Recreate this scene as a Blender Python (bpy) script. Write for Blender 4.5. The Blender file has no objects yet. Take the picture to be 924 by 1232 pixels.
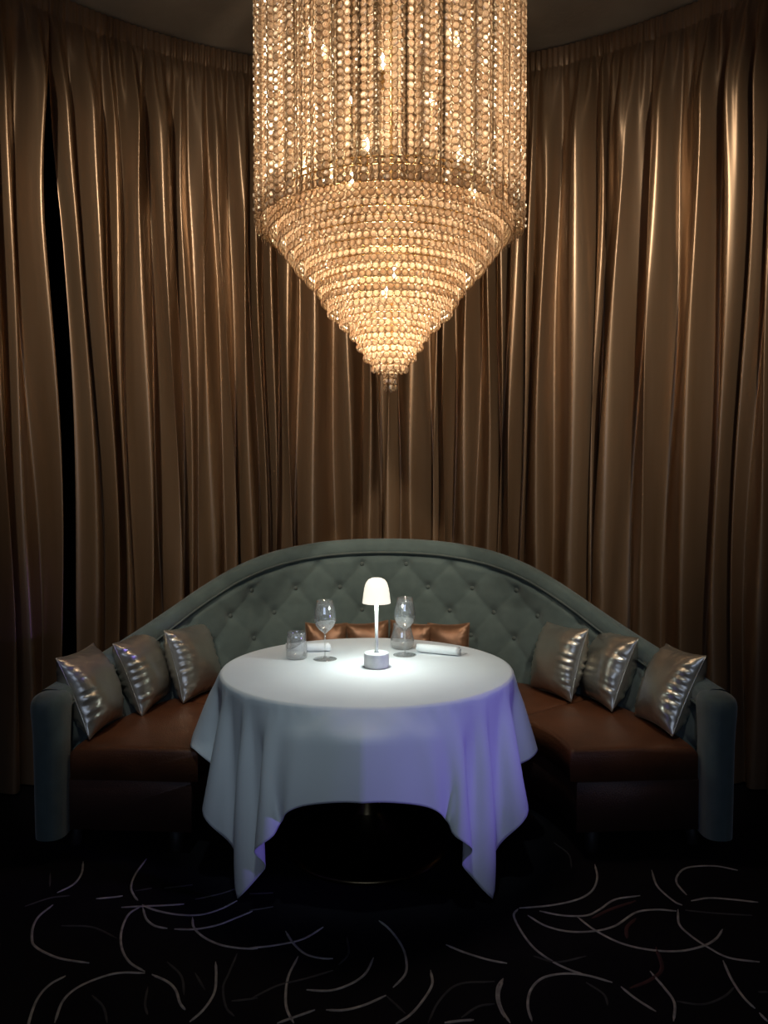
import bpy, bmesh, math, random
import numpy as np
from mathutils import Vector, Matrix, Euler

PI = math.pi
R = math.radians
C = bpy.context.scene.collection
SC = bpy.context.scene
random.seed(7)
rng = np.random.default_rng(11)

# ------------------------------------------------------------------ camera
FPX, W, H = 925.0, 924.0, 1232.0
CAM_Z, PITCH = 1.51, R(2.04)
cam = bpy.data.cameras.new('camera')
cam.sensor_fit = 'HORIZONTAL'
cam.sensor_width = 36.0
cam.lens = 36.0 * FPX / W
cam.clip_start = 0.05
co = bpy.data.objects.new('camera', cam)
C.objects.link(co)
co.location = (0, 0, CAM_Z)
co.rotation_euler = (PI / 2 - PITCH, 0, 0)
SC.camera = co


def at(x, y, z):
    """the point of the horizontal plane z that photo position (x, y) looks at"""
    dx, dy = (x - W / 2) / FPX, -(y - H / 2) / FPX
    v = Vector((dx, math.cos(PITCH) + dy * math.sin(PITCH), -math.sin(PITCH) + dy * math.cos(PITCH)))
    t = (z - CAM_Z) / v.z
    return Vector((v.x * t, v.y * t, z))


# ------------------------------------------------------------------ world, light, exposure
wd = bpy.data.worlds.new('world')
SC.world = wd
wd.use_nodes = True
wd.node_tree.nodes['Background'].inputs[0].default_value = (0.35, 0.38, 0.5, 1)
wd.node_tree.nodes['Background'].inputs[1].default_value = 0.004
SC.view_settings.view_transform = 'Standard'
SC.view_settings.look = 'None'
SC.view_settings.gamma = 1.0
SC.view_settings.use_curve_mapping = False
SC.view_settings.exposure = 0.0
SC.cycles.use_denoising = True
SC.cycles.sample_clamp_indirect = 4.0
SC.cycles.caustics_reflective = False
SC.cycles.caustics_refractive = False
SC.cycles.max_bounces = 10
SC.cycles.transparent_max_bounces = 16
SC.cycles.transmission_bounces = 8


def light(name, kind, loc, power, color, target=None, **kw):
    l = bpy.data.lights.new(name, kind)
    l.energy = power
    l.color = color
    for k, v in kw.items():
        setattr(l, k, v)
    o = bpy.data.objects.new(name, l)
    C.objects.link(o)
    o.location = loc
    if target is not None:
        o.rotation_euler = (Vector(target) - Vector(loc)).to_track_quat('-Z', 'Y').to_euler()
    return o


# ceiling downlights in front of the booth, an unseen violet lamp to the right, dim room behind
light('downlight', 'SPOT', (-0.75, 1.5, 3.9), 110, (1.0, 0.94, 0.84), (-1.12, 3.55, 0.62), spot_size=R(19), spot_blend=0.9, shadow_soft_size=0.05)
light('downlight', 'SPOT', (0.75, 1.5, 3.9), 110, (1.0, 0.94, 0.84), (1.08, 3.55, 0.62), spot_size=R(19), spot_blend=0.9, shadow_soft_size=0.05)
light('downlight', 'SPOT', (-0.05, 1.2, 3.92), 100, (0.74, 0.96, 1.0), (-0.07, 3.10, 0.70), spot_size=R(24.5), spot_blend=0.5, shadow_soft_size=0.06)
light('curtain_fill', 'SPOT', (-1.35, 1.0, 3.9), 330, (1.0, 0.86, 0.69), (-0.65, 4.45, 2.15), spot_size=R(60), spot_blend=1.0, shadow_soft_size=0.05)  # added pair, brightens the curtains beyond the chandelier's own light
light('curtain_fill', 'SPOT', (1.35, 1.0, 3.9), 330, (1.0, 0.86, 0.69), (0.65, 4.45, 2.15), spot_size=R(60), spot_blend=1.0, shadow_soft_size=0.05)
light('violet_light', 'SPOT', (2.6, 1.7, 1.0), 84, (0.28, 0.20, 1.0), (0.0, 2.75, 0.55), spot_size=R(26), spot_blend=0.8, shadow_soft_size=0.12)
light('room_light', 'AREA', (-0.3, -2.4, 2.2), 18, (0.58, 0.70, 1.0), (0, 3, 0.8), shape='RECTANGLE', size=2.4, size_y=0.9)
CH = Vector((0.023, 3.08, 0))     # chandelier axis
for z, p in ((2.10, 9), (2.42, 23), (2.78, 15), (3.14, 10)):
    light('chandelier_glow', 'POINT', (CH.x, CH.y, z), p, (1.0, 0.77, 0.55), shadow_soft_size=0.09)

# ------------------------------------------------------------------ materials
MATS = {}


def mat(name, col, rough=0.5, metal=0.0, noise=None, bump=0.0, bscale=60, col2=None, nscale=8.0, stretch=(1, 1, 1), **inp):
    m = bpy.data.materials.new(name)
    m.use_nodes = True
    nt = m.node_tree
    b = nt.nodes['Principled BSDF']
    b.inputs['Base Color'].default_value = (*col, 1)
    b.inputs['Roughness'].default_value = rough
    b.inputs['Metallic'].default_value = metal
    for k, v in inp.items():
        k = k.replace('_', ' ')
        b.inputs[k].default_value = (*v, 1) if isinstance(v, tuple) else v
    tc = nt.nodes.new('ShaderNodeTexCoord')
    mp = nt.nodes.new('ShaderNodeMapping')
    mp.inputs['Scale'].default_value = stretch
    nt.links.new(tc.outputs['Object'], mp.inputs['Vector'])
    n = nt.nodes.new('ShaderNodeTexNoise')
    n.inputs['Scale'].default_value = nscale
    n.inputs['Detail'].default_value = 4
    nt.links.new(mp.outputs[0], n.inputs['Vector'])
    cr = nt.nodes.new('ShaderNodeValToRGB')
    cr.color_ramp.elements[0].position = 0.3
    cr.color_ramp.elements[1].position = 0.72
    c2 = col2 if col2 else tuple(c * 0.85 for c in col)
    cr.color_ramp.elements[0].color = (*c2, 1)
    cr.color_ramp.elements[1].color = (*col, 1)
    nt.links.new(n.outputs['Fac'], cr.inputs['Fac'])
    nt.links.new(cr.outputs['Color'], b.inputs['Base Color'])
    if bump:
        n2 = nt.nodes.new('ShaderNodeTexNoise')
        n2.inputs['Scale'].default_value = bscale
        n2.inputs['Detail'].default_value = 3
        nt.links.new(mp.outputs[0], n2.inputs['Vector'])
        bp = nt.nodes.new('ShaderNodeBump')
        bp.inputs['Strength'].default_value = bump
        bp.inputs['Distance'].default_value = 0.01
        nt.links.new(n2.outputs['Fac'], bp.inputs['Height'])
        nt.links.new(bp.outputs[0], b.inputs['Normal'])
    MATS[name] = m
    return m


mat('carpet', (0.010, 0.009, 0.011), 0.95, col2=(0.006, 0.005, 0.007), nscale=5, bump=0.5, bscale=400, Specular_IOR_Level=0.1)
mat('carpet_line', (0.55, 0.52, 0.48), 0.9, col2=(0.25, 0.235, 0.22), nscale=30, bump=0.5, bscale=500)
mat('carpet_line_faint', (0.09, 0.085, 0.08), 0.9, col2=(0.03, 0.028, 0.03), nscale=14, bump=0.5, bscale=500)
mat('carpet_line_red', (0.10, 0.03, 0.025), 0.9, col2=(0.05, 0.015, 0.015), nscale=14, bump=0.5, bscale=500)
mat('ceiling_paint', (0.34, 0.30, 0.24), 0.85, col2=(0.22, 0.19, 0.15), nscale=1.6, bump=0.15, bscale=30)
mat('wall_paint', (0.05, 0.04, 0.035), 0.8, nscale=3, bump=0.1, bscale=80)
mat('satin', (0.33, 0.225, 0.14), 0.36, 0.65, col2=(0.24, 0.15, 0.08), nscale=2, stretch=(3, 3, 0.3), Specular_IOR_Level=0.8)
mat('upholstery', (0.094, 0.136, 0.130), 0.8, col2=(0.072, 0.106, 0.101), nscale=14, bump=0.25, bscale=600, Sheen_Weight=0.35)
mat('upholstery_dark', (0.09, 0.115, 0.107), 0.8, nscale=14, bump=0.2, bscale=600)
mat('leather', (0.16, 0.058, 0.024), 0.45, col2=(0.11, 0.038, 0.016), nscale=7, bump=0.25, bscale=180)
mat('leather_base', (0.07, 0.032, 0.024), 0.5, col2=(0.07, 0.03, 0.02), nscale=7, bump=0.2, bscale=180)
mat('plinth', (0.012, 0.01, 0.01), 0.6)
mat('silver_satin', (0.53, 0.52, 0.46), 0.30, 0.8, col2=(0.45, 0.44, 0.39), nscale=9, bump=0.05, bscale=90)
mat('copper_satin', (0.25, 0.14, 0.08), 0.38, 0.45, col2=(0.18, 0.09, 0.05), nscale=9, bump=0.05, bscale=90)
mat('linen', (0.80, 0.82, 0.84), 0.85, col2=(0.74, 0.76, 0.79), nscale=3, bump=0.12, bscale=900, Sheen_Weight=0.15)
mat('napkin', (0.86, 0.87, 0.88), 0.85, bump=0.12, bscale=700)
mat('brass_dark', (0.16, 0.12, 0.06), 0.30, 1.0, nscale=6)
mat('table_wood', (0.06, 0.04, 0.03), 0.5, nscale=6, stretch=(1, 8, 1))
mat('gold', (0.75, 0.52, 0.24), 0.25, 1.0, nscale=20)
mat('lamp_white', (0.80, 0.80, 0.78), 0.45, nscale=20)
mat('lamp_grey', (0.80, 0.81, 0.82), 0.4, 0.0, nscale=40)


def thin_glass():
    m = bpy.data.materials.new('glass')
    m.use_nodes = True
    nt = m.node_tree
    nt.nodes.clear()
    out = nt.nodes.new('ShaderNodeOutputMaterial')
    tp = nt.nodes.new('ShaderNodeBsdfTransparent')
    tp.inputs['Color'].default_value = (0.985, 0.99, 0.99, 1)
    gl = nt.nodes.new('ShaderNodeBsdfGlossy')
    gl.inputs['Roughness'].default_value = 0.03
    fc = nt.nodes.new('ShaderNodeLayerWeight')
    fc.inputs['Blend'].default_value = 0.5
    pw = nt.nodes.new('ShaderNodeMath'); pw.operation = 'POWER'; pw.inputs[1].default_value = 2.5
    nt.links.new(fc.outputs['Facing'], pw.inputs[0])
    lw = nt.nodes.new('ShaderNodeMath'); lw.operation = 'MULTIPLY_ADD'
    lw.inputs[1].default_value = 0.6; lw.inputs[2].default_value = 0.2
    nt.links.new(pw.outputs[0], lw.inputs[0])
    nz = nt.nodes.new('ShaderNodeTexNoise')
    nz.inputs['Scale'].default_value = 12
    bp = nt.nodes.new('ShaderNodeBump')
    bp.inputs['Strength'].default_value = 0.04
    nt.links.new(nz.outputs['Fac'], bp.inputs['Height'])
    nt.links.new(bp.outputs[0], gl.inputs['Normal'])
    mx = nt.nodes.new('ShaderNodeMixShader')
    nt.links.new(lw.outputs[0], mx.inputs[0])
    nt.links.new(tp.outputs[0], mx.inputs[1])
    nt.links.new(gl.outputs[0], mx.inputs[2])
    df = nt.nodes.new('ShaderNodeBsdfDiffuse')
    m2 = nt.nodes.new('ShaderNodeMixShader')
    m2.inputs[0].default_value = 0.07  # milky diffuse share: glare put into the glass colour
    nt.links.new(mx.outputs[0], m2.inputs[1])
    nt.links.new(df.outputs[0], m2.inputs[2])
    nt.links.new(m2.outputs[0], out.inputs['Surface'])
    MATS['glass'] = m


thin_glass()


def emit_mat(name, col, strength, base=(0.9, 0.88, 0.82)):
    m = mat(name, base, 0.5)
    b = m.node_tree.nodes['Principled BSDF']
    b.inputs['Emission Color'].default_value = (*col, 1)
    b.inputs['Emission Strength'].default_value = strength
    return m


emit_mat('lamp_shade', (1.0, 0.93, 0.77), 0.9)
emit_mat('bulb', (1.0, 0.86, 0.6), 16.0)


def crystal(name, gloss, clear, lo=(0.78, 0.60, 0.46), hi=(0.97, 0.84, 0.70)):
    m = bpy.data.materials.new(name)
    m.use_nodes = True
    nt = m.node_tree
    nt.nodes.clear()
    out = nt.nodes.new('ShaderNodeOutputMaterial')
    tr = nt.nodes.new('ShaderNodeBsdfTranslucent')
    gl = nt.nodes.new('ShaderNodeBsdfGlossy')
    gl.inputs['Roughness'].default_value = 0.3
    gl.inputs['Color'].default_value = (1.0, 0.90, 0.72, 1)
    tp = nt.nodes.new('ShaderNodeBsdfTransparent')
    tp.inputs['Color'].default_value = (1.0, 0.93, 0.8, 1)
    tc = nt.nodes.new('ShaderNodeTexCoord')
    n = nt.nodes.new('ShaderNodeTexNoise')
    n.inputs['Scale'].default_value = 25
    nt.links.new(tc.outputs['Object'], n.inputs['Vector'])
    cr = nt.nodes.new('ShaderNodeValToRGB')
    cr.color_ramp.elements[0].color = (*lo, 1)
    cr.color_ramp.elements[1].color = (*hi, 1)
    cr.color_ramp.elements[0].position = 0.35
    cr.color_ramp.elements[1].position = 0.65
    nt.links.new(n.outputs['Fac'], cr.inputs['Fac'])
    nt.links.new(cr.outputs['Color'], tr.inputs['Color'])
    a = nt.nodes.new('ShaderNodeMixShader')
    a.inputs[0].default_value = gloss
    nt.links.new(tr.outputs[0], a.inputs[1])
    nt.links.new(gl.outputs[0], a.inputs[2])
    b = nt.nodes.new('ShaderNodeMixShader')
    b.inputs[0].default_value = clear
    nt.links.new(a.outputs[0], b.inputs[1])
    nt.links.new(tp.outputs[0], b.inputs[2])
    nt.links.new(b.outputs[0], out.inputs['Surface'])
    MATS[name] = m


crystal('crystal', 0.22, 0.15, (0.9, 0.74, 0.58), (1.0, 0.93, 0.82))
crystal('crystal_table', 0.14, 0.4, (0.62, 0.45, 0.34), (0.80, 0.62, 0.48))  # darker face tone, facet contrast put into the colour
crystal('crystal_edge_shade', 0.3, 0.1, (0.20, 0.115, 0.06), (0.30, 0.18, 0.10))  # dark refraction outline of each bead, put into its edge colour


# ------------------------------------------------------------------ helpers
def me(name, verts, faces, material, smooth=True):
    m = bpy.data.meshes.new(name)
    m.from_pydata([tuple(map(float, v)) for v in verts], [], faces)
    m.materials.append(MATS[material])
    if smooth:
        m.polygons.foreach_set('use_smooth', [True] * len(m.polygons))
    m.update()
    return m


def link(name, mesh, parent=None, loc=None, rot=None):
    o = bpy.data.objects.new(name, mesh)
    C.objects.link(o)
    if parent is not None:
        o.parent = parent
    if loc is not None:
        o.location = loc
    if rot is not None:
        o.rotation_euler = rot
    return o


def obj(name, vf, material, parent=None, smooth=True, **kw):
    return link(name, me(name, vf[0], vf[1], material, smooth), parent, **kw)


def tag(o, label, cat, group=None):
    o['label'] = label
    o['category'] = cat
    if group:
        o['group'] = group
    return o


def thing(name, label, cat, loc=(0, 0, 0), rot=(0, 0, 0), group=None):
    o = bpy.data.objects.new(name, None)
    o.empty_display_size = 0.05
    C.objects.link(o)
    o.location = loc
    o.rotation_euler = rot
    return tag(o, label, cat, group)


def struct(o):
    o['kind'] = 'structure'
    return o


def grid(P, close_u=False, close_v=False):
    """P: (nu, nv, 3) array -> verts, faces"""
    nu, nv = P.shape[:2]
    f = []
    for i in range(nu if close_u else nu - 1):
        i2 = (i + 1) % nu
        for j in range(nv if close_v else nv - 1):
            j2 = (j + 1) % nv
            f.append((i * nv + j, i2 * nv + j, i2 * nv + j2, i * nv + j2))
    return [tuple(p) for p in P.reshape(-1, 3)], f


def lathe(prof, n=40):
    """prof: list of (r, z), swept about z"""
    a = np.linspace(0, 2 * PI, n, endpoint=False)
    pr = np.array(prof, float)
    P = np.stack([np.outer(np.cos(a), pr[:, 0]), np.outer(np.sin(a), pr[:, 0]), np.tile(pr[:, 1], (n, 1))], -1)
    return grid(P, close_u=True)


def box(x0, x1, y0, y1, z0, z1):
    v = [(x, y, z) for x in (x0, x1) for y in (y0, y1) for z in (z0, z1)]
    f = [(0, 1, 3, 2), (4, 6, 7, 5), (0, 4, 5, 1), (2, 3, 7, 6), (0, 2, 6, 4), (1, 5, 7, 3)]
    return v, f


def tube(path, r, n=8, closed=False):
    p = np.array(path, float)
    if closed:
        t = np.roll(p, -1, 0) - np.roll(p, 1, 0)
    else:
        t = np.gradient(p, axis=0)
    t /= np.linalg.norm(t, axis=1)[:, None] + 1e-12
    up = np.array([0, 0, 1.0])
    s = np.cross(t, up)
    bad = np.linalg.norm(s, axis=1) < 1e-3
    s[bad] = np.array([1.0, 0, 0])
    s /= np.linalg.norm(s, axis=1)[:, None]
    u = np.cross(s, t)
    a = np.linspace(0, 2 * PI, n, endpoint=False)
    P = p[:, None, :] + r * (np.cos(a)[None, :, None] * s[:, None, :] + np.sin(a)[None, :, None] * u[:, None, :])
    v, f = grid(P, close_u=closed, close_v=True)
    if not closed:
        k = len(p) - 1
        f.append(tuple(range(n))[::-1])
        f.append(tuple(k * n + i for i in range(n)))
    return v, f


def torus(r, rad, z, n=64, m=8, c=(0, 0)):
    a = np.linspace(0, 2 * PI, n, endpoint=False)
    return tube(np.stack([c[0] + r * np.cos(a), c[1] + r * np.sin(a), np.full(n, z)], -1), rad, m, True)


def join(parts):
    V, F = [], []
    for v, f in parts:
        k = len(V)
        V += list(v)
        F += [tuple(i + k for i in q) for q in f]
    return V, F


def fix_normals(o):
    bm = bmesh.new()
    bm.from_mesh(o.data)
    bmesh.ops.recalc_face_normals(bm, faces=bm.faces)
    bm.to_mesh(o.data)
    bm.free()
    return o


def smoothstep(x, a, b):
    t = np.clip((np.asarray(x, float) - a) / (b - a), 0, 1)
    return t * t * (3 - 2 * t)


# ------------------------------------------------------------------ the room
CEIL = 4.0
fl = struct(obj('floor', box(-3.2, 3.2, -3.2, 5.4, -0.1, 0.0), 'carpet', smooth=False))
struct(obj('ceiling', box(-3.2, 3.2, -3.2, 5.4, CEIL, CEIL + 0.1), 'ceiling_paint', smooth=False))
struct(obj('wall_back', box(-3.2, 3.2, 5.3, 5.4, 0, CEIL), 'wall_paint', smooth=False))
struct(obj('wall_left', box(-3.3, -3.2, -3.2, 5.4, 0, CEIL), 'wall_paint', smooth=False))
struct(obj('wall_right', box(3.2, 3.3, -3.2, 5.4, 0, CEIL), 'wall_paint', smooth=False))
struct(obj('wall_front', box(-3.2, 3.2, -3.3, -3.2, 0, CEIL), 'wall_paint', smooth=False))


# ------------------------------------------------------------------ curtains hung along a horseshoe
CUR_C, CUR_R = Vector((0, 2.28, 0)), 2.36


def make_curtain(a0, a1, seed, label, lean=0.05, part_l=0.0, part_r=0.0):
    """a0..a1: degrees from the back axis, positive to the right"""
    g = np.random.default_rng(seed)
    L = R(a1 - a0) * CUR_R
    # irregular big folds: phase runs by 2 pi over each fold
    ws = []
    while sum(ws) < L:
        ws.append(g.choice([g.uniform(0.065, 0.095), g.uniform(0.09, 0.14), g.uniform(0.14, 0.22)], p=[0.33, 0.4, 0.27]))
    ws = np.array(ws) * L / sum(ws)
    nf = len(ws)
    amp = np.clip(ws * g.uniform(0.65, 1.2, nf), 0.045, 0.14)
    skew = g.uniform(-0.35, 0.35, nf)
    sub = g.uniform(0, 1, nf)
    per = 26
    S, PH, IDX = [], [], []
    s0 = 0.0
    for i in range(nf):
        t = np.arange(per) / per
        S += list(s0 + t * ws[i])
        PH += list(t)
        IDX += [i] * per
        s0 += ws[i]
    S.append(L); PH.append(0.0); IDX.append(nf - 1)
    S, PH, IDX = np.array(S), np.array(PH), np.array(IDX)
    t = PH
    tw = t + skew[IDX] * t * (1 - t) * 1.6
    big = amp[IDX] * (0.5 - 0.5 * np.cos(2 * PI * tw)) ** 0.8
    second = np.where(sub[IDX] > 0.5, 0.16 * amp[IDX] * np.sin(2 * PI * tw * 1.5 + sub[IDX] * 6) * np.sin(PI * t) ** 2, 0)
    mid = 0.045 * (0.5 - 0.5 * np.cos(2 * PI * S / 0.061 + 2.2 * np.sin(S * 5 + seed))) * (0.65 + 0.35 * np.sin(S * 11 + seed))
    fine = 0.013 * (0.5 - 0.5 * np.cos(2 * PI * S / 0.031)) ** 0.7
    zs = np.concatenate([np.linspace(CEIL - 0.015, CEIL - 0.12, 6), np.linspace(CEIL - 0.14, CEIL - 1.4, 30), np.linspace(CEIL - 1.5, 0.015, 24)])
    drift = g.uniform(-0.06, 0.06, nf + 2)
    dr = np.interp(np.arange(len(S)) / per, np.arange(nf + 2), drift)
    dr2 = np.interp(np.arange(len(S)) / per, np.arange(nf + 2), g.uniform(-1, 1, nf + 2))
    midl = np.interp(S, np.linspace(0, L, nf + 1), g.uniform(0.25, 1.25, nf + 1))
    P = np.zeros((len(S), len(zs), 3))
    am = (a0 + a1) / 2
    for j, z in enumerate(zs):
        dn = CEIL - z
        wb = 0.12 * smoothstep(dn, 0.06, 0.16) + 0.88 * smoothstep(dn, 0.12, 0.6)
        wf = 1 - smoothstep(dn, 0.12, 0.3)
        wm = smoothstep(dn, 0.08, 0.22) * (1 - smoothstep(dn, 0.3 * midl, midl + 0.35))
        rad = wb * (big + second * (0.6 + 0.4 * np.sin(z * 1.9 + dr2 * 5))) + wf * fine + wm * mid
        rad = rad * (1 + 0.12 * np.sin(z * 1.1 + dr2 * 4))
        rad = rad - 0.010 * math.exp(-((dn - 0.125) / 0.03) ** 2)
        ang = R(a0) + S / CUR_R + dr * 0.4 * smoothstep(dn, 0.1, 3.0) + 0.006 * np.sin(z * 2.3 + dr2 * 6) * smoothstep(dn, 0.1, 1.0)
        # the cloth leans a little towards the middle of the booth on its way down
        ang = ang - lean * np.sin(ang) * smoothstep(dn, 0.2, 3.4)
        op = smoothstep(dn, 0.15, 1.3)
        ang = ang + op * (part_l * np.exp(-S / 0.3) - part_r * np.exp(-(L - S) / 0.3))
        rr = CUR_R - rad + 0.02
        P[:, j, 0] = CUR_C.x + rr * np.sin(ang)
        P[:, j, 1] = CUR_C.y + rr * np.cos(ang)
        P[:, j, 2] = z
    o = thing('curtain', label, 'curtain', group='satin curtains around the booth')
    mid_a = R(am)
    o.location = (CUR_C.x + CUR_R * math.sin(mid_a), CUR_C.y + CUR_R * math.cos(mid_a), 0)
    P -= np.array([o.location.x, o.location.y, 0])
    for nm, sl in (('pleated_heading', slice(0, 6)), ('drape', slice(5, None))):
        d = obj(nm, grid(P[:, sl]), 'satin', o)
    return o


make_curtain(-100, -45.2, 1, 'brown satin curtain left of the deep dark gap, at the far left edge', part_r=0.022)
make_curtain(-45.4, -3.2, 22, 'gold-brown satin curtain hanging behind the left half of the booth', part_l=0.022)
make_curtain(-3.6, 22.6, 5, 'gold satin curtain behind the chandelier tip, right of the central seam')
make_curtain(20.6, 95, 9, 'gold-brown satin curtain hanging behind the right wing of the booth')


# ------------------------------------------------------------------ banquette
BC = Vector((0, 3.0, 0))
RO, RI = 1.41, 1.30
TH_END = R(86.5)
SQ = 2.3                            # the plan is a slightly squared circle


def kpl(a):
    return (np.abs(np.sin(a)) ** SQ + np.abs(np.cos(a)) ** SQ) ** (-1 / SQ)


# height of the back's top line, by angle from the back axis
hx, hy = [], []
for px, py in ((462, 647), (415, 648), (360, 654), (303, 669), (252, 696), (196, 735), (138, 772), (77, 808), (52, 824)):
    best = min(np.linspace(0, R(90), 2000), key=lambda a: abs(RO * kpl(a) * math.sin(a) / (BC.y + RO * kpl(a) * math.cos(a)) - (462 - px) / FPX))
    d = BC.y + RO * kpl(best) * math.cos(best)
    hx.append(float(best)); hy.append(CAM_Z - (py - 583) / FPX * d)
hx.append(R(91)); hy.append(hy[-1])
hx, hy = np.array(hx), np.array(hy)


def htop(a):
    o = np.linspace(-0.1, 0.1, 9)
    return np.mean([np.interp(np.abs(a + d), hx, hy) for d in o], axis=0)


SEAT_Z = 0.45
bq = thing('curved_banquette', 'curved grey-green button-tufted banquette with brown leather seat around the table', 'sofa', (BC.x, BC.y, 0))


def pol(r, a, z):
    return np.stack([r * np.sin(a), r * np.cos(a), z + 0 * a], -1)


# tufted inner panel
DS, DZ, Z0 = 0.240, 0.26, 0.93      # column step, row pair step, reference row
na, nz = 420, 76
A = np.linspace(-TH_END, TH_END, na)
BORD = 0.08


def r_inner(z):
    return RI - 0.03 + 0.05 * np.clip((z - SEAT_Z) / 0.3, -0.3, 1.3)


_aa = np.linspace(0, R(90), 400)
_x, _y = RI * kpl(_aa) * np.sin(_aa), RI * kpl(_aa) * np.cos(_aa)
_l = np.concatenate([[0], np.cumsum(np.hypot(np.diff(_x), np.diff(_y)))])
ARC = np.sign(A) * np.interp(np.abs(A), _aa, _l)      # arc length along the back
Pn = np.zeros((na, nz, 3))
vv = np.linspace(0, 1, nz)
for j in range(nz):
    ztop = htop(A) - BORD
    z = 0.38 + (ztop - 0.38) * vv[j]
    s = ARC
    u, v = s / DS, (z - Z0) / DZ
    ca, cb = np.abs(np.sin(PI * (u + v))), np.abs(np.sin(PI * (u - v)))
    puff = 0.0045 * (1 - np.exp(-ca / 0.2)) * (1 - np.exp(-cb / 0.2)) + 0.006 * ca * cb
    du = u - np.round(u * 2) / 2
    # nearest button
    best = np.full(na, 9.0)
    for off in (0, 0.5):
        pu = u - (np.round(u - off) + off)
        pv = v - (np.round(v - off) + off)
        best = np.minimum(best, np.hypot(pu * DS, pv * DZ))
    dim = 0.022 * np.exp(-(best / 0.03) ** 2)
    edge = smoothstep(ztop - z, 0.0, 0.05)
    rr = (r_inner(z) - puff * edge + dim * edge + 0.012 * (1 - edge) + 0.05 * smoothstep(np.abs(A), R(79), R(86))) * kpl(A)
    Pn[:, j, 0] = rr * np.sin(A)
    Pn[:, j, 1] = rr * np.cos(A)
    Pn[:, j, 2] = z
panel = obj('tufted_backrest', grid(Pn), 'upholstery', bq)

# rolled border and outer shell, in one sweep over the section
sec_n = 15
tt = np.linspace(0, PI, sec_n)
Ps = []
for a in A:
    h = float(htop(np.array([a]))[0])
    zb = h - BORD
    ri = float(r_inner(zb))
    mid, hw = (ri - 0.008 + RO) / 2, (RO - ri + 0.008) / 2
    row = [(ri + 0.03, zb - 0.03)]
    for t in tt:
        c, sn = math.cos(t), math.sin(t)
        row.append((mid - hw * math.copysign(abs(c) ** 0.7, c), zb + BORD * abs(sn) ** 0.75))
    row += [(RO, zb - 0.1), (RO, 0.3), (RO, 0.11), (RO - 0.02, 0.10)]
    ka = float(kpl(a))
    Ps.append([(r * ka * math.sin(a), r * ka * math.cos(a), z) for r, z in row])
obj('border_roll', grid(np.array(Ps)), 'upholstery', bq)
zb = htop(A) - BORD
rp = (r_inner(zb) - 0.008) * kpl(A)
obj('piping', tube(np.stack([rp * np.sin(A), rp * np.cos(A), zb + 0.004], -1), 0.006, 8), 'upholstery_dark', bq)

# buttons
bme = me('button', *lathe([(0.0001, 0.007), (0.006, 0.0064), (0.011, 0.0035), (0.013, 0.0)], 12), 'upholstery_dark')
for k in range(-3, 2):
    for off in (0, 0.5):
        z = Z0 + (k + off) * DZ
        if z < 0.5:
            continue
        for i in range(-8, 9):
            sl = (i + off) * DS
            a = math.copysign(float(np.interp(abs(sl), _l, _aa)), sl)
            if abs(a) > R(84) or z > float(htop(np.array([a]))[0]) - BORD - 0.045:
                continue
            r = (r_inner(z) + 0.018) * float(kpl(a))
            b = link('button', bme, panel, (r * math.sin(a), r * math.cos(a), z))
            b.rotation_euler = Vector((-math.sin(a), -math.cos(a), 0)).to_track_quat('Z', 'Y').to_euler()


# arms: rounded upright pads closing both ends of the back
def rounded_pad(w, d, h, n=2.6):
    """upright pad: superellipse plan, domed top"""
    prof = [(0.93, 0.0), (0.95, 0.05), (0.96, h * 0.4), (0.98, h * 0.72), (1.06, h - 0.09), (1.10, h - 0.055), (1.06, h - 0.025), (0.9, h - 0.006), (0.5, h + 0.004), (0.001, h + 0.006)]
    a = np.linspace(0, 2 * PI, 40, endpoint=False)
    ca, sa = np.cos(a), np.sin(a)
    x = np.sign(ca) * np.abs(ca) ** (2 / n) * w / 2
    y = np.sign(sa) * np.abs(sa) ** (2 / n) * d / 2
    P = np.stack([np.stack([x * k, y * k, np.full(40, z)], -1) for k, z in prof], 1)
    return grid(P, close_u=True)


for s in (-1, 1):
    arm = obj('arm', rounded_pad(0.128, 0.16, 0.575), 'upholstery', bq)
    arm.location = (s * 1.338, 0.065, 0.10)
    sub = arm.modifiers.new('sub', 'SUBSURF')
    sub.levels = sub.render_levels = 1


# seat: wedge cushions over a base that follows the curve
def sector(r0, r1, a0, a1, z0, z1, bev, n=26):
    """closed ring sector with rounded edges"""
    c = bev
    sec = [(r0, z0), (r0, z1 - c), (r0 + c * 0.3, z1 - c * 0.3), (r0 + c, z1), ((r0 + r1) / 2, z1 + c * 0.25), (r1 - c, z1), (r1, z1 - c), (r1, z0)]
    aa = np.concatenate([[a0, a0 + 0.004], np.linspace(a0 + 0.02, a1 - 0.02, n), [a1 - 0.004, a1]])
    P = []
    for i, a in enumerate(aa):
        sh = bev * 0.8 if i in (0, len(aa) - 1) else (bev * 0.25 if i in (1, len(aa) - 2) else 0)
        kq = float(kpl(a))
        P.append([(r * kq * math.sin(a), r * kq * math.cos(a), z - (sh if z > z0 + 0.02 else 0)) for r, z in sec])
    v, f = grid(np.array(P), close_v=True)
    m = len(sec)
    f.append(tuple(range(m)))
    f.append(tuple((len(aa) - 1) * m + i for i in range(m))[::-1])
    return v, f


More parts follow.
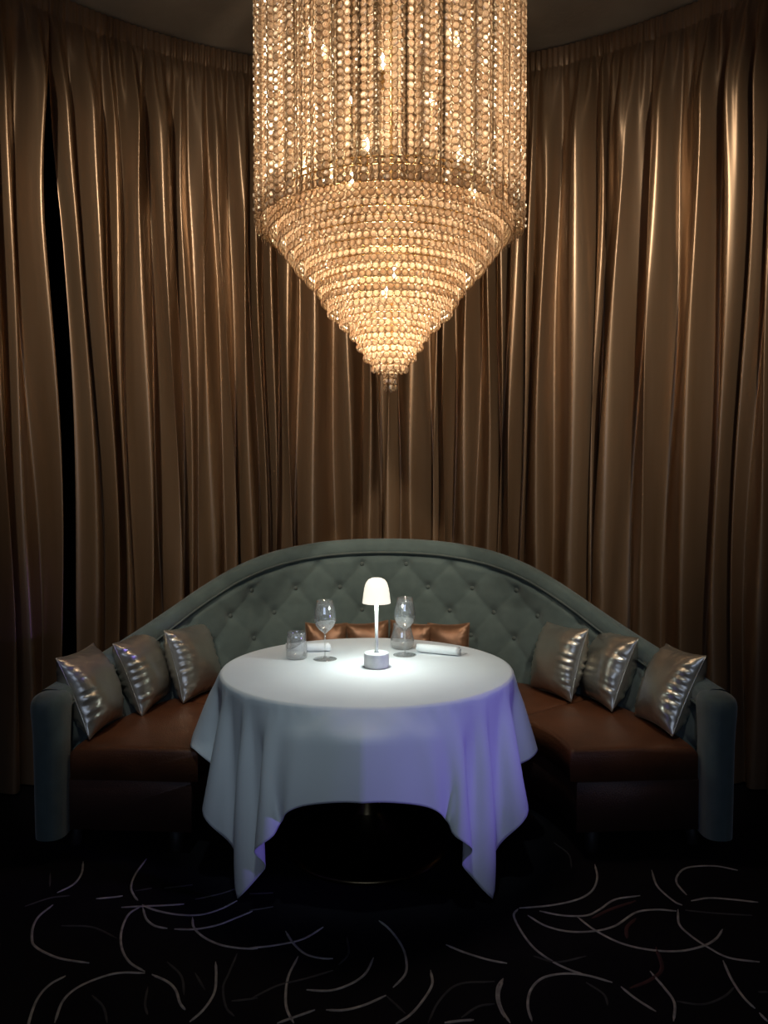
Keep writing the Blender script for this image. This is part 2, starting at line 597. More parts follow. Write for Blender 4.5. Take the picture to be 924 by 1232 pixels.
cuts = [R(x) for x in (-87.5, -52, -18, 18, 52, 87.5)]
for i in range(5):
    fix_normals(obj('seat_cushion', sector(0.745, 1.265, cuts[i] + 0.003, cuts[i + 1] - 0.003, 0.322, SEAT_Z, 0.018), 'leather', bq))
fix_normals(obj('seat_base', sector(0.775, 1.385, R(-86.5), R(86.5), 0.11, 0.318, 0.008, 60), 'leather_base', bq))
foot_me = me('foot', *lathe([(0.0001, 0.0), (0.022, 0.0), (0.026, 0.01), (0.034, 0.112), (0.0001, 0.112)], 16), 'plinth')
for dg in (-82, -48, -16, 16, 48, 82):
    for r in (0.86, 1.30):
        kq = float(kpl(R(dg)))
        link('foot', foot_me, bq, (r * kq * math.sin(R(dg)), r * kq * math.cos(R(dg)), 0))

# ------------------------------------------------------------------ table and cloth
TC = Vector((-0.07, 3.18, 0))
TR, TZ = 0.598, 0.752
tb = thing('pedestal_table', 'round table with dark brass trumpet pedestal under the white cloth', 'table', TC)
obj('tabletop', lathe([(0.0001, 0.748), (0.57, 0.748), (0.585, 0.744), (0.59, 0.735), (0.585, 0.722), (0.55, 0.715), (0.0001, 0.715)], 72), 'table_wood', tb)
obj('stem', lathe([(0.10, 0.715), (0.09, 0.70), (0.04, 0.68), (0.032, 0.6), (0.03, 0.4), (0.034, 0.28), (0.045, 0.2), (0.06, 0.15)], 40), 'brass_dark', tb)
obj('base', lathe([(0.06, 0.15), (0.09, 0.105), (0.15, 0.062), (0.22, 0.036), (0.30, 0.022), (0.335, 0.017), (0.34, 0.008), (0.337, 0.0), (0.0001, 0.0)], 64), 'brass_dark', tb)


def drape_cloth(half=0.885, n=81, steps=170, iters=16):
    """a square cloth let fall over the round table top (position-based dynamics)"""
    h = 2 * half / (n - 1)
    u = np.linspace(-half, half, n)
    X, Y = np.meshgrid(u, u, indexing='ij')
    p = np.stack([X, Y, np.zeros_like(X)], -1)
    g = np.random.default_rng(4)
    rad0 = np.hypot(X, Y)
    p[..., 2] += np.where(rad0 > TR, g.normal(0, 0.004, X.shape), 0)
    # a first bend so that the folds begin at the corners
    q = p.copy()
    pin = rad0 < TR - 0.03
    sets = []
    for dx, dy, st in ((1, 0, 1.0), (0, 1, 1.0), (1, 1, 0.5), (1, -1, 0.5), (2, 0, 0.3), (0, 2, 0.3), (4, 0, 0.11), (0, 4, 0.11)):
        I, J = np.meshgrid(np.arange(n), np.arange(n), indexing='ij')
        ok = (I + dx < n) & (J + dy < n) & (J + dy >= 0)
        for par in (0, 1):
            key = (I // dx) % 2 if dx else (J // dy) % 2
            m = ok & (key == par)
            a = (I[m] * n + J[m])
            b = ((I[m] + dx) * n + J[m] + dy)
            l0 = h * math.hypot(dx, dy)
            sets.append((a, b, l0, st))
    w = np.where(pin, 0.0, 1.0).reshape(-1)
    p = p.reshape(-1, 3)
    q = q.reshape(-1, 3)
    pairs = []
    for a, b, l0, st in sets:
        keep = (w[a] + w[b]) > 0
        a, b = a[keep], b[keep]
        pairs.append((a, b, l0, st, w[a] / (w[a] + w[b]), w[b] / (w[a] + w[b])))
    dt = 1 / 60
    for s in range(steps):
        vel = (p - q) * 0.965
        q = p.copy()
        p = p + (vel + np.array([0, 0, -9.8 * dt * dt])) * w[:, None]
        for it in range(iters):
            for a, b, l0, st, wa, wb in pairs:
                d = p[b] - p[a]
                L = np.sqrt((d * d).sum(1)) + 1e-9
                c = (st * (L - l0) / L)[:, None] * d
                p[a] += c * wa[:, None]
                p[b] -= c * wb[:, None]
            rr = np.hypot(p[:, 0], p[:, 1]) + 1e-9
            top = (rr < TR - 0.004) & (p[:, 2] < 0) & (p[:, 2] > -0.03)
            p[top, 2] = 0.0
            inside = (rr < TR) & (p[:, 2] < -0.001) & (w > 0)
            k = np.where(inside, TR / rr, 1.0)
            p[:, 0] *= k
            p[:, 1] *= k
            # the booth's seat behind: the cloth lies on it or hangs in front of it
            bx, by = p[:, 0] + TC.x - BC.x, p[:, 1] + TC.y - BC.y
            br = np.hypot(bx, by) + 1e-9
            lim = 0.735 * kpl(np.arctan2(bx, by))
            hit = (br > lim) & (by > 0) & (p[:, 2] < SEAT_Z + 0.012 - TZ) & (w > 0)
            lie = hit & (p[:, 2] > SEAT_Z - 0.09 - TZ)
            p[lie, 2] = SEAT_Z + 0.012 - TZ
            side = hit & ~lie
            k = np.where(side, np.maximum(lim / br, 0.97), 1.0)
            p[:, 0] += bx * (k - 1)
            p[:, 1] += by * (k - 1)
    p = p.reshape(n, n, 3)
    # the ironed centre crease stands proud on the hanging front, and slightly sags between
    hang = smoothstep(-p[..., 2], 0.01, 0.12)
    front = (Y < 0)
    flat = np.where(front, hang * smoothstep(0.48 - np.abs(X), 0.0, 0.28), 0)
    yt = -np.sqrt(np.clip((TR + 0.008) ** 2 - p[..., 0] ** 2, 0, None)) + p[..., 2] * 0.10
    p[..., 1] = p[..., 1] * (1 - flat) + yt * flat
    zt = -(-Y - np.sqrt(np.clip(TR ** 2 - X ** 2, 0, None)))
    p[..., 2] = np.where(flat > 0, p[..., 2] * (1 - flat) + zt * flat, p[..., 2])
    p[..., 0] = p[..., 0] * (1 - flat) + X * flat
    p[..., 1] -= np.where(front, hang * 0.055 * np.clip(1 - np.abs(X) / 0.3, 0, 1), 0)
    # read the sheet again along rings about the table, so that the rim and the hem run clean
    def sample(x, y):
        fx, fy = np.clip((x + half) / h, 0, n - 1.0001), np.clip((y + half) / h, 0, n - 1.0001)
        i, j = fx.astype(int), fy.astype(int)
        a, b = (fx - i)[..., None], (fy - j)[..., None]
        return (p[i, j] * (1 - a) + p[i + 1, j] * a) * (1 - b) + (p[i, j + 1] * (1 - a) + p[i + 1, j + 1] * a) * b
    nphi = 360
    ph = 2 * PI * np.arange(nphi) / nphi
    c, sn = np.cos(ph), np.sin(ph)
    rmax = half / np.maximum(np.abs(c), np.abs(sn))
    rmax = np.where(sn > 0, np.minimum(rmax, 1.0), rmax)
    rings = []
    for r0 in (0.0005, 0.2, 0.4, 0.52, 0.575, TR - 0.008):
        rings.append(np.stack([r0 * c, r0 * sn, 0 * c], -1))
    rim = np.stack([TR * c, TR * sn, 0 * c - 0.0015], -1)
    rings.append(rim)
    rimoff = rim - sample(TR * c, TR * sn)
    for t in (0.02, 0.05, 0.09, 0.14, 0.19, 0.25, 0.31, 0.37, 0.43, 0.49, 0.55, 0.61, 0.67, 0.73, 0.79, 0.85, 0.90, 0.94, 0.955, 0.975, 1.0):
        r0 = TR + (rmax - TR) * t
        q_ = sample(r0 * c, r0 * sn) + rimoff * (1 - smoothstep(t, 0, 0.2))
        rq = np.hypot(q_[:, 0], q_[:, 1])
        k = np.maximum(rq, TR + 0.004) / rq
        q_[:, 0] *= k
        q_[:, 1] *= k
        if t < 0.2:
            q_[:, 2] = np.minimum(q_[:, 2], -0.25 * (r0 - TR) - 0.004)
        rings.append(q_)
    return np.stack(rings, 0)


cl = drape_cloth()
cloth = obj('tablecloth', grid(cl, close_v=True), 'linen')
cloth.location = (TC.x, TC.y, TZ)
fix_normals(cloth)
so = cloth.modifiers.new('thick', 'SOLIDIFY'); so.thickness = 0.0016; so.offset = 1
tag(cloth, 'white square linen cloth draped over the round table, corners hanging low', 'tablecloth')
CZ = TZ + 0.002

# ------------------------------------------------------------------ table lamp
p = at(453, 802, CZ)
LP = p
lamp = thing('table_lamp', 'small white cordless table lamp with glowing dome shade on the cloth', 'lamp', p)
obj('base', lathe([(0.0001, 0.0), (0.050, 0.0), (0.052, 0.003), (0.052, 0.052), (0.051, 0.056)], 48), 'lamp_grey', lamp)
obj('base_cap', lathe([(0.0512, 0.0555), (0.050, 0.059), (0.046, 0.060), (0.0001, 0.060)], 48), 'lamp_white', lamp)
obj('stem', lathe([(0.0001, 0.060), (0.011, 0.060), (0.0075, 0.066), (0.0068, 0.10), (0.0068, 0.33), (0.0001, 0.333)], 24), 'lamp_white', lamp)
dome = [(0.0585, 0.266), (0.0575, 0.275), (0.0545, 0.30), (0.0500, 0.33), (0.044, 0.35), (0.034, 0.363), (0.020, 0.3695), (0.0001, 0.371)]
inner = [(max(r - 0.003, 0.0001), z - (0.003 if z > 0.3 else 0)) for r, z in dome][::-1]
sh = obj('shade', lathe(dome[::-1] + inner[::-1], 48), 'lamp_shade', lamp)
fix_normals(sh)
ll = light('lamp_glow', 'POINT', (0, 0, 0.285), 6.5, (0.84, 1.0, 0.97), shadow_soft_size=0.02)
ll.parent = lamp


# ------------------------------------------------------------------ glasses
def wine_glass(p, label, s=1.0):
    t = thing('wine_glass', label, 'wine glass', p, (0, 0, random.random() * 6), 'wine glasses on the table')
    out = [(0.0045, 0.112), (0.012, 0.119), (0.026, 0.130), (0.040, 0.148), (0.0475, 0.166), (0.0485, 0.180), (0.0455, 0.205), (0.040, 0.230), (0.0345, 0.256)]
    inn = [(r - 0.0012, z + 0.0004) for r, z in out][::-1]
    inn[-1] = (0.0001, 0.1175)
    obj('bowl', lathe([(0.0001, 0.1105)] + out + inn, 48), 'glass', t)
    obj('stem', lathe([(0.0001, 0.0083), (0.006, 0.0085), (0.0038, 0.02), (0.0034, 0.05), (0.0036, 0.09), (0.0042, 0.1100), (0.0001, 0.1103)], 20), 'glass', t)
    obj('foot', lathe([(0.0001, 0.0003), (0.051, 0.0003), (0.052, 0.0010), (0.051, 0.0018), (0.045, 0.0026), (0.018, 0.0045), (0.007, 0.0075), (0.0001, 0.008)], 48), 'glass', t)
    t.scale = (s, s, s)
    return t


def tumbler(p, label, prof):
    out = prof
    inn = [(r - 0.0016, z) for r, z in out][::-1]
    v = [(0.0001, 0.0003), (out[0][0] - 0.004, 0.0003)] + out + [(out[-1][0] - 0.0008, out[-1][1] + 0.001)] + inn[:-1] + [(inn[-1][0] - 0.003, 0.008), (0.0001, 0.007)]
    o = obj('tumbler', lathe(v, 48), 'glass')
    o.location = p
    return tag(o, label, 'tumbler', 'water tumblers on the table')


wine_glass(at(391, 793, CZ), 'empty clear wine glass on the table left of the lamp', 1.0)
wine_glass(at(487, 788, CZ), 'empty clear wine glass on the table right of the lamp', 1.0)
tumbler(at(357, 792, CZ), 'clear straight water tumbler in front of the left napkin roll', [(0.044, 0.003), (0.0455, 0.01), (0.045, 0.05), (0.042, 0.09), (0.039, 0.115)])
tumbler(at(484, 780, CZ), 'clear wide-bottomed water tumbler behind the right wine glass', [(0.045, 0.003), (0.054, 0.02), (0.055, 0.04), (0.048, 0.07), (0.041, 0.10), (0.042, 0.115)])


# ------------------------------------------------------------------ rolled napkins
def napkin(p, yaw, label, flip=1):
    n = 70
    th = np.linspace(0, 2 * PI * 2.6, n)
    r = 0.007 + 0.0155 * th / th[-1]
    y = r * 1.18 * np.cos(th + 2.0) * flip
    z = 0.0225 + r * 0.92 * np.sin(th + 2.0)
    xs = np.linspace(-0.098, 0.098, 14)
    P = np.zeros((len(xs), n, 3))
    for i, x in enumerate(xs):
        k = 1 - 0.05 * (abs(x) / 0.098) ** 3
        P[i, :, 0] = x + 0.004 * np.sin(th * 0.4)
        P[i, :, 1] = y * k
        P[i, :, 2] = np.maximum(0.0225 + (z - 0.0225) * k, 0.0008)
    t = thing('rolled_napkin', label, 'napkin', p, (0, 0, yaw), 'rolled napkins on the table')
    o = obj('roll', grid(P), 'napkin', t)
    m = o.modifiers.new('thick', 'SOLIDIFY'); m.thickness = 0.0018; m.offset = 0
    # loose tail lying on the cloth
    xs = np.linspace(-0.1, 0.1, 12)
    ys = np.linspace(0.008, 0.062, 7)
    Q = np.zeros((12, 7, 3))
    for i, x in enumerate(xs):
        for j, yy in enumerate(ys):
            Q[i, j] = (x + 0.012 * (yy - 0.008) / 0.05, yy * flip, 0.0022 + 0.0012 * math.sin(x * 40 + j))
    o = obj('loose_tail', grid(Q), 'napkin', t)
    m = o.modifiers.new('thick', 'SOLIDIFY'); m.thickness = 0.0016; m.offset = 0
    return t


napkin(at(371, 784, CZ), R(3), 'white rolled napkin behind the left tumbler', 1)
napkin(at(528, 787, CZ), R(-24), 'white rolled napkin right of the wine glasses, near the table edge', 1)


# ------------------------------------------------------------------ cushions
def cushion_mesh(material, w=0.36, h=0.36, t=0.084, seed=0, wrinkle=0.006):
    g = np.random.default_rng(seed)
    n = 60
    u = np.sin(np.linspace(-PI / 2, PI / 2, n))
    U, V = np.meshgrid(u, u, indexing='ij')
    pin = 0.075
    X = U * w / 2 * (1 - pin * (1 - V ** 2) ** 1.0)
    Z = V * h / 2 * (1 - pin * (1 - U ** 2) ** 1.0)
    base = np.clip(1 - np.abs(U) ** 4, 0, 1) ** 0.55 * np.clip(1 - np.abs(V) ** 2.6, 0, 1) ** 0.6
    ed_u = np.exp(-((1 - np.abs(U)) / 0.30) ** 2)
    ed_v = np.exp(-((1 - np.abs(V)) / 0.16) ** 2)
    wr = np.zeros_like(U)
    for k in range(7):
        f, ph, tl = g.uniform(14, 38), g.uniform(0, 6.28), g.uniform(-6, 6)
        wr += ed_u * np.sin(f * V + tl * U + ph) * (1 - V ** 2) / 7 * 2
        f, ph = g.uniform(9, 22), g.uniform(0, 6.28)
        wr += 0.5 * ed_v * np.sin(f * U + ph) * (1 - U ** 2) / 7 * 2
    for k in range(3):
        wr += 0.18 * np.sin(g.uniform(2, 5) * U + g.uniform(2, 5) * V + g.uniform(0, 6))
    rim = np.clip((1 - np.abs(U)) / 0.04, 0, 1) * np.clip((1 - np.abs(V)) / 0.04, 0, 1)
    parts = []
    for s in (-1, 1):
        Y = s * (t * base + wrinkle * wr * rim)
        P = np.stack([X, Y, Z], -1)
        v, f = grid(P)
        parts.append((v, f if s < 0 else [q[::-1] for q in f]))
    m = me('cushion_cover', *join(parts), material)
    bm = bmesh.new(); bm.from_mesh(m)
    bmesh.ops.remove_doubles(bm, verts=bm.verts, dist=1e-5)
    bmesh.ops.recalc_face_normals(bm, faces=bm.faces)
    bm.to_mesh(m); bm.free()
    # seam cord along the rim
    e = np.linspace(-1, 1, 20)
    rim_uv = [(a, -1) for a in e[:-1]] + [(1, a) for a in e[:-1]] + [(-a, 1) for a in e[:-1]] + [(-1, -a) for a in e[:-1]]
    path = [(a * w / 2 * (1 - pin * (1 - b * b)), 0, b * h / 2 * (1 - pin * (1 - a * a))) for a, b in rim_uv]
    pth = np.array(path)[:, [0, 2, 1]]
    v, f = tube(pth, 0.0032, 6, True)
    v = [(a, c, b) for a, b, c in v]
    return m, me('cushion_seam', v, f, material)


CM = {}
for i in range(3):
    CM['silver', i] = cushion_mesh('silver_satin', seed=i + 3, wrinkle=0.0085)
for i in range(2):
    CM['copper', i] = cushion_mesh('copper_satin', 0.232, 0.32, 0.055, seed=i + 20, wrinkle=0.008)


def cushion(kind, i, loc, face, lean, roll, label, group):
    """face: direction (degrees from -y, positive towards +x) that the front looks; lean: backwards tilt"""
    t = thing('cushion', label, 'cushion', loc, (0, 0, 0), group)
    m = Matrix.Rotation(R(face), 4, 'Z') @ Matrix.Rotation(R(-lean), 4, 'X') @ Matrix.Rotation(R(roll), 4, 'Y')
    t.rotation_euler = m.to_euler()
    a, b = CM[kind, i]
    link('cover', a, t)
    link('seam', b, t)
    return t


gl_, gr_, gc_ = 'silver cushions on the left wing', 'silver cushions on the right wing', 'copper cushions at the back of the booth'
cushion('silver', 0, (-1.275, 3.32, 0.622), 88, 23, 2, 'silver-taupe satin cushion nearest the left arm, its creased edge shining', gl_)
cushion('silver', 1, (-1.155, 3.66, 0.622), 84, 21, -2, 'silver-taupe satin cushion in the middle of the left wing row', gl_)
cushion('silver', 2, (-0.965, 3.86, 0.622), 74, 18, 3, 'silver-taupe satin cushion of the left wing closest to the tablecloth', gl_)
cushion('silver', 2, (1.25, 3.34, 0.622), -86, 25, -4, 'silver-taupe satin cushion nearest the right arm, its creased edge shining', gr_)
cushion('silver', 0, (1.09, 3.71, 0.622), -82, 22, -3, 'silver-taupe satin cushion in the middle of the right wing row', gr_)
cushion('silver', 1, (0.885, 3.87, 0.622), -70, 18, -4, 'silver-taupe satin cushion of the right wing closest to the tablecloth', gr_)
for i, (x, l) in enumerate(((392, 'copper satin cushion at the far back, leftmost of the four'), (444, 'copper satin cushion right behind the lamp stem'), (492, 'copper satin cushion behind the right wine glass'), (540, 'copper satin cushion at the far back, rightmost of the four'))):
    xx = (x - 462) / 925 * 4.15
    cushion('copper', i % 2, (xx, 4.17 - 0.3 * xx * xx, 0.60), -math.degrees(math.asin(xx / 1.2)), 10, (3, -4, 5, -3)[i], l, gc_)

# ------------------------------------------------------------------ chandelier
chd = thing('crystal_chandelier', 'tall tiered chandelier of gold crystal strands tapering to a point above the table', 'chandelier', (CH.x, CH.y, 0))
CR_OUT, PITCH_Z = 0.52, 0.0268


def octa(r=0.0138, t=0.0056, rt=0.0070, g=0.0012, rm=0.0112, tm=0.0030):
    """faceted octagon crystal: table, bevel, outer edge, with facet shading put into their colours"""
    v = []
    for rr, y in ((rt, -t), (rm, -tm), (r, -g), (r, g), (rm, tm), (rt, t)):
        for k in range(8):
            a = (k + 0.5) * PI / 4
            v.append((rr * math.cos(a), y, rr * math.sin(a)))
    f = [tuple(range(8)), tuple(range(47, 39, -1))]
    for q in range(5):
        for k in range(8):
            f.append((q * 8 + 8 + k, q * 8 + 8 + (k + 1) % 8, q * 8 + (k + 1) % 8, q * 8 + k))
    return np.array(v), f


OV, OF = octa()


def beads(mats):
    V = []
    F = []
    for M in mats:
        k = len(V)
        a = OV @ np.array(M.to_3x3()).T + np.array(M.translation)
        V += a.tolist()
        F += [tuple(i + k for i in q) for q in OF]
    return V, F


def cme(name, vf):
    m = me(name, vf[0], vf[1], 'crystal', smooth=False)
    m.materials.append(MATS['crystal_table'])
    m.materials.append(MATS['crystal_edge_shade'])
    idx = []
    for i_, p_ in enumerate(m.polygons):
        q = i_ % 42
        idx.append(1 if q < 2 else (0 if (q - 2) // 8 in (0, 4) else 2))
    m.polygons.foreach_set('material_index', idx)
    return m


def wire(z0, z1, r=0.0009):
    v = [(r * math.cos(k * PI / 2), r * math.sin(k * PI / 2), z) for z in (z0, z1) for k in range(4)]
    return v, [(k, (k + 1) % 4, 4 + (k + 1) % 4, 4 + k) for k in range(4)]


Z_TOP, Z_BOT = 3.93, 2.497
NB = int((Z_TOP - Z_BOT) / PITCH_Z)
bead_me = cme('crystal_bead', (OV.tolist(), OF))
variants = []
for k in range(8):
    ms = []
    tw = random.uniform(-0.02, 0.02)
    for i in range(NB):
        ms.append(Matrix.Translation((0, 0, -i * PITCH_Z)) @ Matrix.Rotation(tw * i + random.gauss(0, 0.16), 4, 'Z') @ Matrix.Rotation(random.gauss(0, 0.06), 4, 'X'))
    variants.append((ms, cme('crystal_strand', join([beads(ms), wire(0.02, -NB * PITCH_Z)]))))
wire_me = {}
NS = 126
strands = []
for i in range(NS):
    a = 2 * PI * i / NS
    face = random.gauss(0, 0.22) if random.random() < 0.8 else random.uniform(-1.4, 1.4)
    strands.append((a, face))
# the front strands carry their beads in view one by one
front = sorted(range(NS), key=lambda i: abs(math.atan2(math.sin(strands[i][0] + PI / 2), math.cos(strands[i][0] + PI / 2))))[:12]
PER = 25
cut_me = {}
for i, (a, face) in enumerate(strands):
    ms, vme = variants[i % len(variants)]
    rr = CR_OUT + random.uniform(-0.006, 0.006)
    mesh = vme
    if i in front:
        key = i % len(variants)
        if key not in cut_me:
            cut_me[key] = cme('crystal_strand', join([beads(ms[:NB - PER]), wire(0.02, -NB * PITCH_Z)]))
        mesh = cut_me[key]
    o = link('crystal_strand', mesh, chd, (rr * math.cos(a), rr * math.sin(a), Z_TOP - 0.015), (0, 0, a - PI / 2 + face))
    if i in front:
        for M in ms[NB - PER:]:
            b = link('crystal_bead', bead_me, o)
            b.matrix_basis = M

# a looser inner curtain of strands
for i in range(46):
    a = 2 * PI * i / 46
    link('crystal_strand', variants[i % 8][1], chd, (0.455 * math.cos(a), 0.455 * math.sin(a), Z_TOP - 0.015 + 0.03), (0, 0, a - PI / 2 + random.gauss(0, 0.4)))

# tiers of short drops below the cylinder: (bottom z, radius)
tz = np.array([2.476, 2.423, 2.338, 2.272, 2.166, 2.10, 2.005, 1.955])
tr_ = np.array([0.475, 0.43, 0.365, 0.30, 0.238, 0.163, 0.105, 0.068])
NT = 13
tzi = np.linspace(tz[0], tz[-1], NT)
tri = np.interp(-tzi, -tz, tr_)
for k in range(NT):
    r, zb_ = float(tri[k]), float(tzi[k])
    rows = 4 if k < 2 else 3
    n = max(6, int(round(2 * PI * r / 0.0262)))
    ms = []
    for i in range(n):
        a = 2 * PI * (i + 0.5 * (k % 2)) / n
        for q in range(rows):
            z = zb_ + 0.0128 + q * 0.0262
            ms.append(Matrix.Translation((r * math.cos(a), r * math.sin(a), z)) @ Matrix.Rotation(a - PI / 2 + random.gauss(0, 0.14), 4, 'Z') @ Matrix.Rotation(random.gauss(0, 0.08), 4, 'X'))
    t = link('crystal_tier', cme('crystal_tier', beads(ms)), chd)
    obj('tier_ring', torus(r, 0.0035, zb_ + rows * 0.0262 + 0.004, 72, 6), 'gold', t)
ms = []
for q in range(4):
    for i in range(5):
        a = 2 * PI * i / 5
        ms.append(Matrix.Translation((0.022 * math.cos(a), 0.022 * math.sin(a), 1.893 + q * 0.0262)) @ Matrix.Rotation(a - PI / 2 + random.gauss(0, 0.2), 4, 'Z'))
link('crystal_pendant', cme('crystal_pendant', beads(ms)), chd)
obj('canopy', lathe([(0.0001, CEIL - 0.002), (0.56, CEIL - 0.002), (0.565, CEIL - 0.02), (0.56, CEIL - 0.045), (0.50, CEIL - 0.05), (0.0001, CEIL - 0.05)], 72), 'gold', chd)
obj('hanging_ring', torus(CR_OUT, 0.006, Z_TOP + 0.008, 96, 8), 'gold', chd)
obj('centre_stem', lathe([(0.012, CEIL - 0.05), (0.012, 1.99), (0.004, 1.97), (0.0001, 1.965)], 16), 'gold', chd)
ring_low = obj('inner_ring', torus(0.485, 0.005, 2.60, 96, 8), 'gold', chd)
for i in range(6):
    a = i * PI / 3 + 0.3
    for z, r in ((2.60, 0.485),):
        obj('spoke', tube([(0.0, 0, z), (r * 0.5 * math.cos(a), r * 0.5 * math.sin(a), z), (r * math.cos(a), r * math.sin(a), z)], 0.004, 6), 'gold', chd)
bulb_me = me('bulb', *lathe([(0.0001, 0.0), (0.006, 0.002), (0.011, 0.014), (0.0125, 0.024), (0.010, 0.040), (0.005, 0.054), (0.0001, 0.062)], 14), 'bulb')
sock_me = me('socket', *lathe([(0.0001, -0.06), (0.008, -0.058), (0.009, -0.002), (0.012, 0.0), (0.0001, 0.003)], 12), 'gold')
for px, py, rr in ((374, 43, 0.42), (460, 75, 0.46), (440, 173, 0.46), (553, 185, 0.42), (365, 203, 0.44), (400, 208, 0.44), (421, 213, 0.45), (549, 48, 0.42), (569, 228, 0.44), (476, 326, 0.20), (463, 350, 0.17), (520, 120, -0.3), (420, 120, -0.3), (390, 60, -0.35), (540, 40, -0.35)):
    dx, dy = (px - W / 2) / FPX, -(py - H / 2) / FPX
    v = Vector((dx, math.cos(PITCH) + dy * math.sin(PITCH), -math.sin(PITCH) + dy * math.cos(PITCH)))
    # meet the cylinder of radius |rr| about the chandelier axis (front or back side)
    qa, qb, qc = v.x ** 2 + v.y ** 2, -2 * (v.x * CH.x + v.y * CH.y), CH.x ** 2 + CH.y ** 2 - rr * rr
    t = (-qb - math.copysign(1, rr) * math.sqrt(max(qb * qb - 4 * qa * qc, 0))) / (2 * qa)
    P = v * t + Vector((0, 0, CAM_Z))
    b = link('bulb', bulb_me, chd, (P.x - CH.x, P.y - CH.y, P.z - 0.03))
    if py < 200:
        link('socket', sock_me, b)


# ------------------------------------------------------------------ carpet: tufted curved lines standing in the pile
def catmull(pts, n=8):
    p = [pts[0] * 2 - pts[1]] + pts + [pts[-1] * 2 - pts[-2]]
    out = []
    for i in range(1, len(p) - 2):
        for k in range(n):
            t = k / n
            out.append(0.5 * ((2 * p[i]) + (p[i + 1] - p[i - 1]) * t + (2 * p[i - 1] - 5 * p[i] + 4 * p[i + 1] - p[i + 2]) * t * t + (3 * p[i] - p[i - 1] - 3 * p[i + 1] + p[i + 2]) * t ** 3))
    out.append(p[-2])
    return out


def ribbon(pts, w, h=0.0025):
    p = np.array([(q.x, q.y) for q in pts])
    t = np.gradient(p, axis=0)
    t /= np.linalg.norm(t, axis=1)[:, None] + 1e-12
    nrm = np.stack([-t[:, 1], t[:, 0]], -1)
    k = len(p)
    taper = np.clip(np.minimum(np.arange(k), np.arange(k)[::-1]) / 2.0, 0.35, 1)[:, None]
    a, b = p + nrm * w / 2 * taper, p - nrm * w / 2 * taper
    P = np.zeros((k, 4, 3))
    P[:, 0, :2] = a; P[:, 0, 2] = 0.0
    P[:, 1, :2] = a * 0.85 + b * 0.15; P[:, 1, 2] = h
    P[:, 2, :2] = a * 0.15 + b * 0.85; P[:, 2, 2] = h
    P[:, 3, :2] = b; P[:, 3, 2] = 0.0
    return grid(P)


def carpet_line(pix, ox, sc, w, m):
    pts = [at(ox + x / sc, 1000 + y / sc, 0) for x, y in pix]
    obj('carpet_line', ribbon(catmull(pts), w), m, fl)


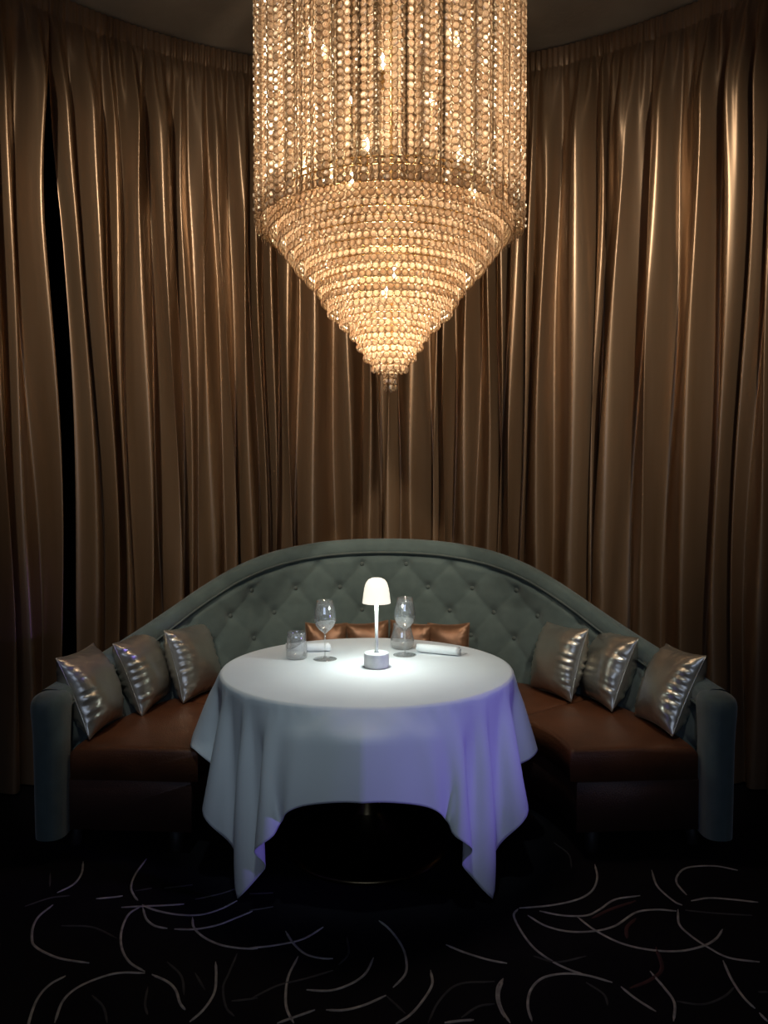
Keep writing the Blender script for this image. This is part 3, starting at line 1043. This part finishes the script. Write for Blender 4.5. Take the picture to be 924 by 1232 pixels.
BR, FA, RD = (0.008, 'carpet_line'), (0.007, 'carpet_line_faint'), (0.012, 'carpet_line_red')
LINES = {
    (0, 2.98): [
        (BR, [(298, 110), (293, 150), (265, 190), (205, 222)]),
        (BR, [(190, 265), (140, 305), (118, 345), (115, 390), (125, 412), (160, 435), (220, 458), (320, 474)]),
        (BR, [(525, 100), (485, 155), (470, 200), (480, 230), (495, 250)]),
        (BR, [(505, 270), (460, 300), (435, 360), (437, 420), (465, 470), (520, 505)]),
        (BR, [(345, 243), (400, 238), (440, 233)]), (FA, [(485, 215), (545, 205)]), (FA, [(590, 205), (690, 193)]),
        (BR, [(435, 274), (510, 270), (600, 266), (660, 262)]),
        (BR, [(510, 265), (560, 285), (640, 300), (720, 300), (790, 280), (850, 250)]),
        (BR, [(512, 275), (525, 315), (555, 340), (600, 350)]),
        (BR, [(625, 352), (700, 352), (780, 337), (850, 310), (905, 288)]),
        (BR, [(690, 310), (695, 345), (730, 380), (790, 408), (860, 420), (924, 422)]),
        (BR, [(235, 520), (180, 550), (135, 600), (105, 680), (95, 760)]),
        (BR, [(195, 690), (225, 610), (280, 560), (370, 522), (440, 508), (520, 510)]),
        (BR, [(545, 515), (600, 540), (630, 570), (645, 615), (665, 642)]),
        (BR, [(773, 470), (775, 520), (768, 580), (730, 640), (680, 685)]),
        (FA, [(850, 440), (820, 510), (800, 560), (810, 630), (840, 665)]), (FA, [(530, 560), (520, 620), (530, 660)]),
        (FA, [(600, 470), (650, 520), (660, 590)]), (FA, [(700, 510), (735, 570)]), (FA, [(830, 610), (924, 600)]),
        (FA, [(220, 340), (330, 345), (420, 385)]), (FA, [(330, 590), (370, 630), (385, 690)]), (FA, [(700, 245), (790, 225), (850, 205)]),
        (FA, [(180, 150), (178, 200)]), (FA, [(90, 270), (180, 240), (250, 232)])],
    (300, 2.98): [
        (BR, [(0, 420), (90, 410), (190, 388), (265, 345)]), (BR, [(130, 360), (160, 405), (200, 440), (250, 455), (300, 458)]),
        (BR, [(175, 450), (140, 520), (130, 590), (135, 640), (160, 690)]), (BR, [(205, 570), (290, 572), (360, 550), (415, 512), (445, 455)]),
        (BR, [(465, 322), (500, 350), (540, 400), (560, 450), (560, 510), (515, 562)]), (BR, [(100, 690), (160, 668), (235, 642)]),
        (BR, [(275, 642), (340, 642), (410, 625), (490, 590)]), (BR, [(650, 500), (655, 550), (620, 610), (575, 660), (525, 692)]),
        (BR, [(705, 408), (770, 435), (850, 460), (924, 475)]), (FA, [(490, 590), (560, 655)]),
        (BR, [(910, 530), (890, 560), (890, 610), (915, 670)]), (BR, [(700, 688), (760, 680), (805, 678)]),
        (FA, [(640, 690), (680, 610), (750, 550), (880, 540)]), (FA, [(760, 670), (820, 630), (880, 620)]),
        (FA, [(0, 605), (100, 555), (200, 530), (300, 500)]), (FA, [(350, 380), (355, 440), (320, 480)]), (FA, [(0, 225), (85, 222)]), (FA, [(0, 285), (85, 272)])],
    (600, 2.852): [
        (FA, [(190, 40), (240, 80), (250, 130)]), (BR, [(330, 115), (338, 160), (320, 205), (270, 235), (180, 255), (70, 265)]),
        (BR, [(66, 268), (52, 290), (75, 340), (120, 400), (180, 445), (240, 475), (290, 492)]),
        (BR, [(140, 275), (220, 290), (300, 290), (345, 270), (400, 235), (485, 222)]),
        (BR, [(100, 290), (160, 325), (240, 345), (330, 343), (400, 325), (470, 280), (540, 270), (610, 275)]),
        (BR, [(270, 295), (330, 340), (420, 385), (520, 408), (620, 412), (700, 395), (745, 370), (768, 338)]),
        (BR, [(525, 135), (545, 190), (600, 240), (630, 255)]), (BR, [(645, 220), (612, 180), (615, 150), (650, 125), (740, 120), (820, 135)]),
        (BR, [(660, 240), (720, 230), (800, 235), (890, 245)]), (FA, [(640, 272), (740, 282), (870, 290)]),
        (BR, [(615, 270), (620, 320), (660, 360), (720, 400), (790, 435), (895, 450)]), (BR, [(770, 445), (800, 510), (840, 570), (880, 610)]),
        (BR, [(895, 625), (924, 655)]), (BR, [(115, 655), (100, 600), (110, 545), (150, 505), (220, 490), (300, 495), (390, 520)]),
        (BR, [(420, 535), (470, 575), (540, 620)]), (BR, [(520, 482), (570, 540), (603, 590), (600, 655)]),
        (BR, [(15, 510), (0, 560), (10, 610), (40, 660)]), (FA, [(610, 585), (700, 595), (770, 570), (810, 535)]),
        (RD, [(440, 370), (440, 330), (470, 300)]), (RD, [(450, 540), (520, 510), (560, 470), (540, 400)]), (RD, [(320, 300), (380, 270), (470, 240)]),
        (FA, [(120, 430), (200, 450), (300, 430)]), (FA, [(300, 520), (360, 560), (375, 600)]), (FA, [(890, 553), (924, 553)])],
}
for (ox, sc), ls in LINES.items():
    for (w, m), pix in ls:
        carpet_line(pix, ox, sc, w, m)
# the pattern goes on beyond the picture
for k in range(60):
    x, y = random.uniform(-3, 3), random.uniform(-1.5, 3.2)
    if y > 1.75 and abs(x) < 0.5 * y + 0.15:
        continue
    if y > 2.7:
        continue
    r, a, s = random.uniform(0.15, 0.45), random.uniform(0, 6.28), random.uniform(0.8, 2.2)
    pts = [Vector((x + r * math.cos(a + s * q / 8), y + r * math.sin(a + s * q / 8), 0)) for q in range(9)]
    if any(abs(q.x) > 3.1 or (q.y > 1.75 and abs(q.x) < 0.5 * q.y + 0.1) or q.y > 2.9 for q in pts):
        continue
    obj('carpet_line', ribbon(catmull(pts, 3), 0.0095), 'carpet_line' if k % 3 else 'carpet_line_faint', fl)
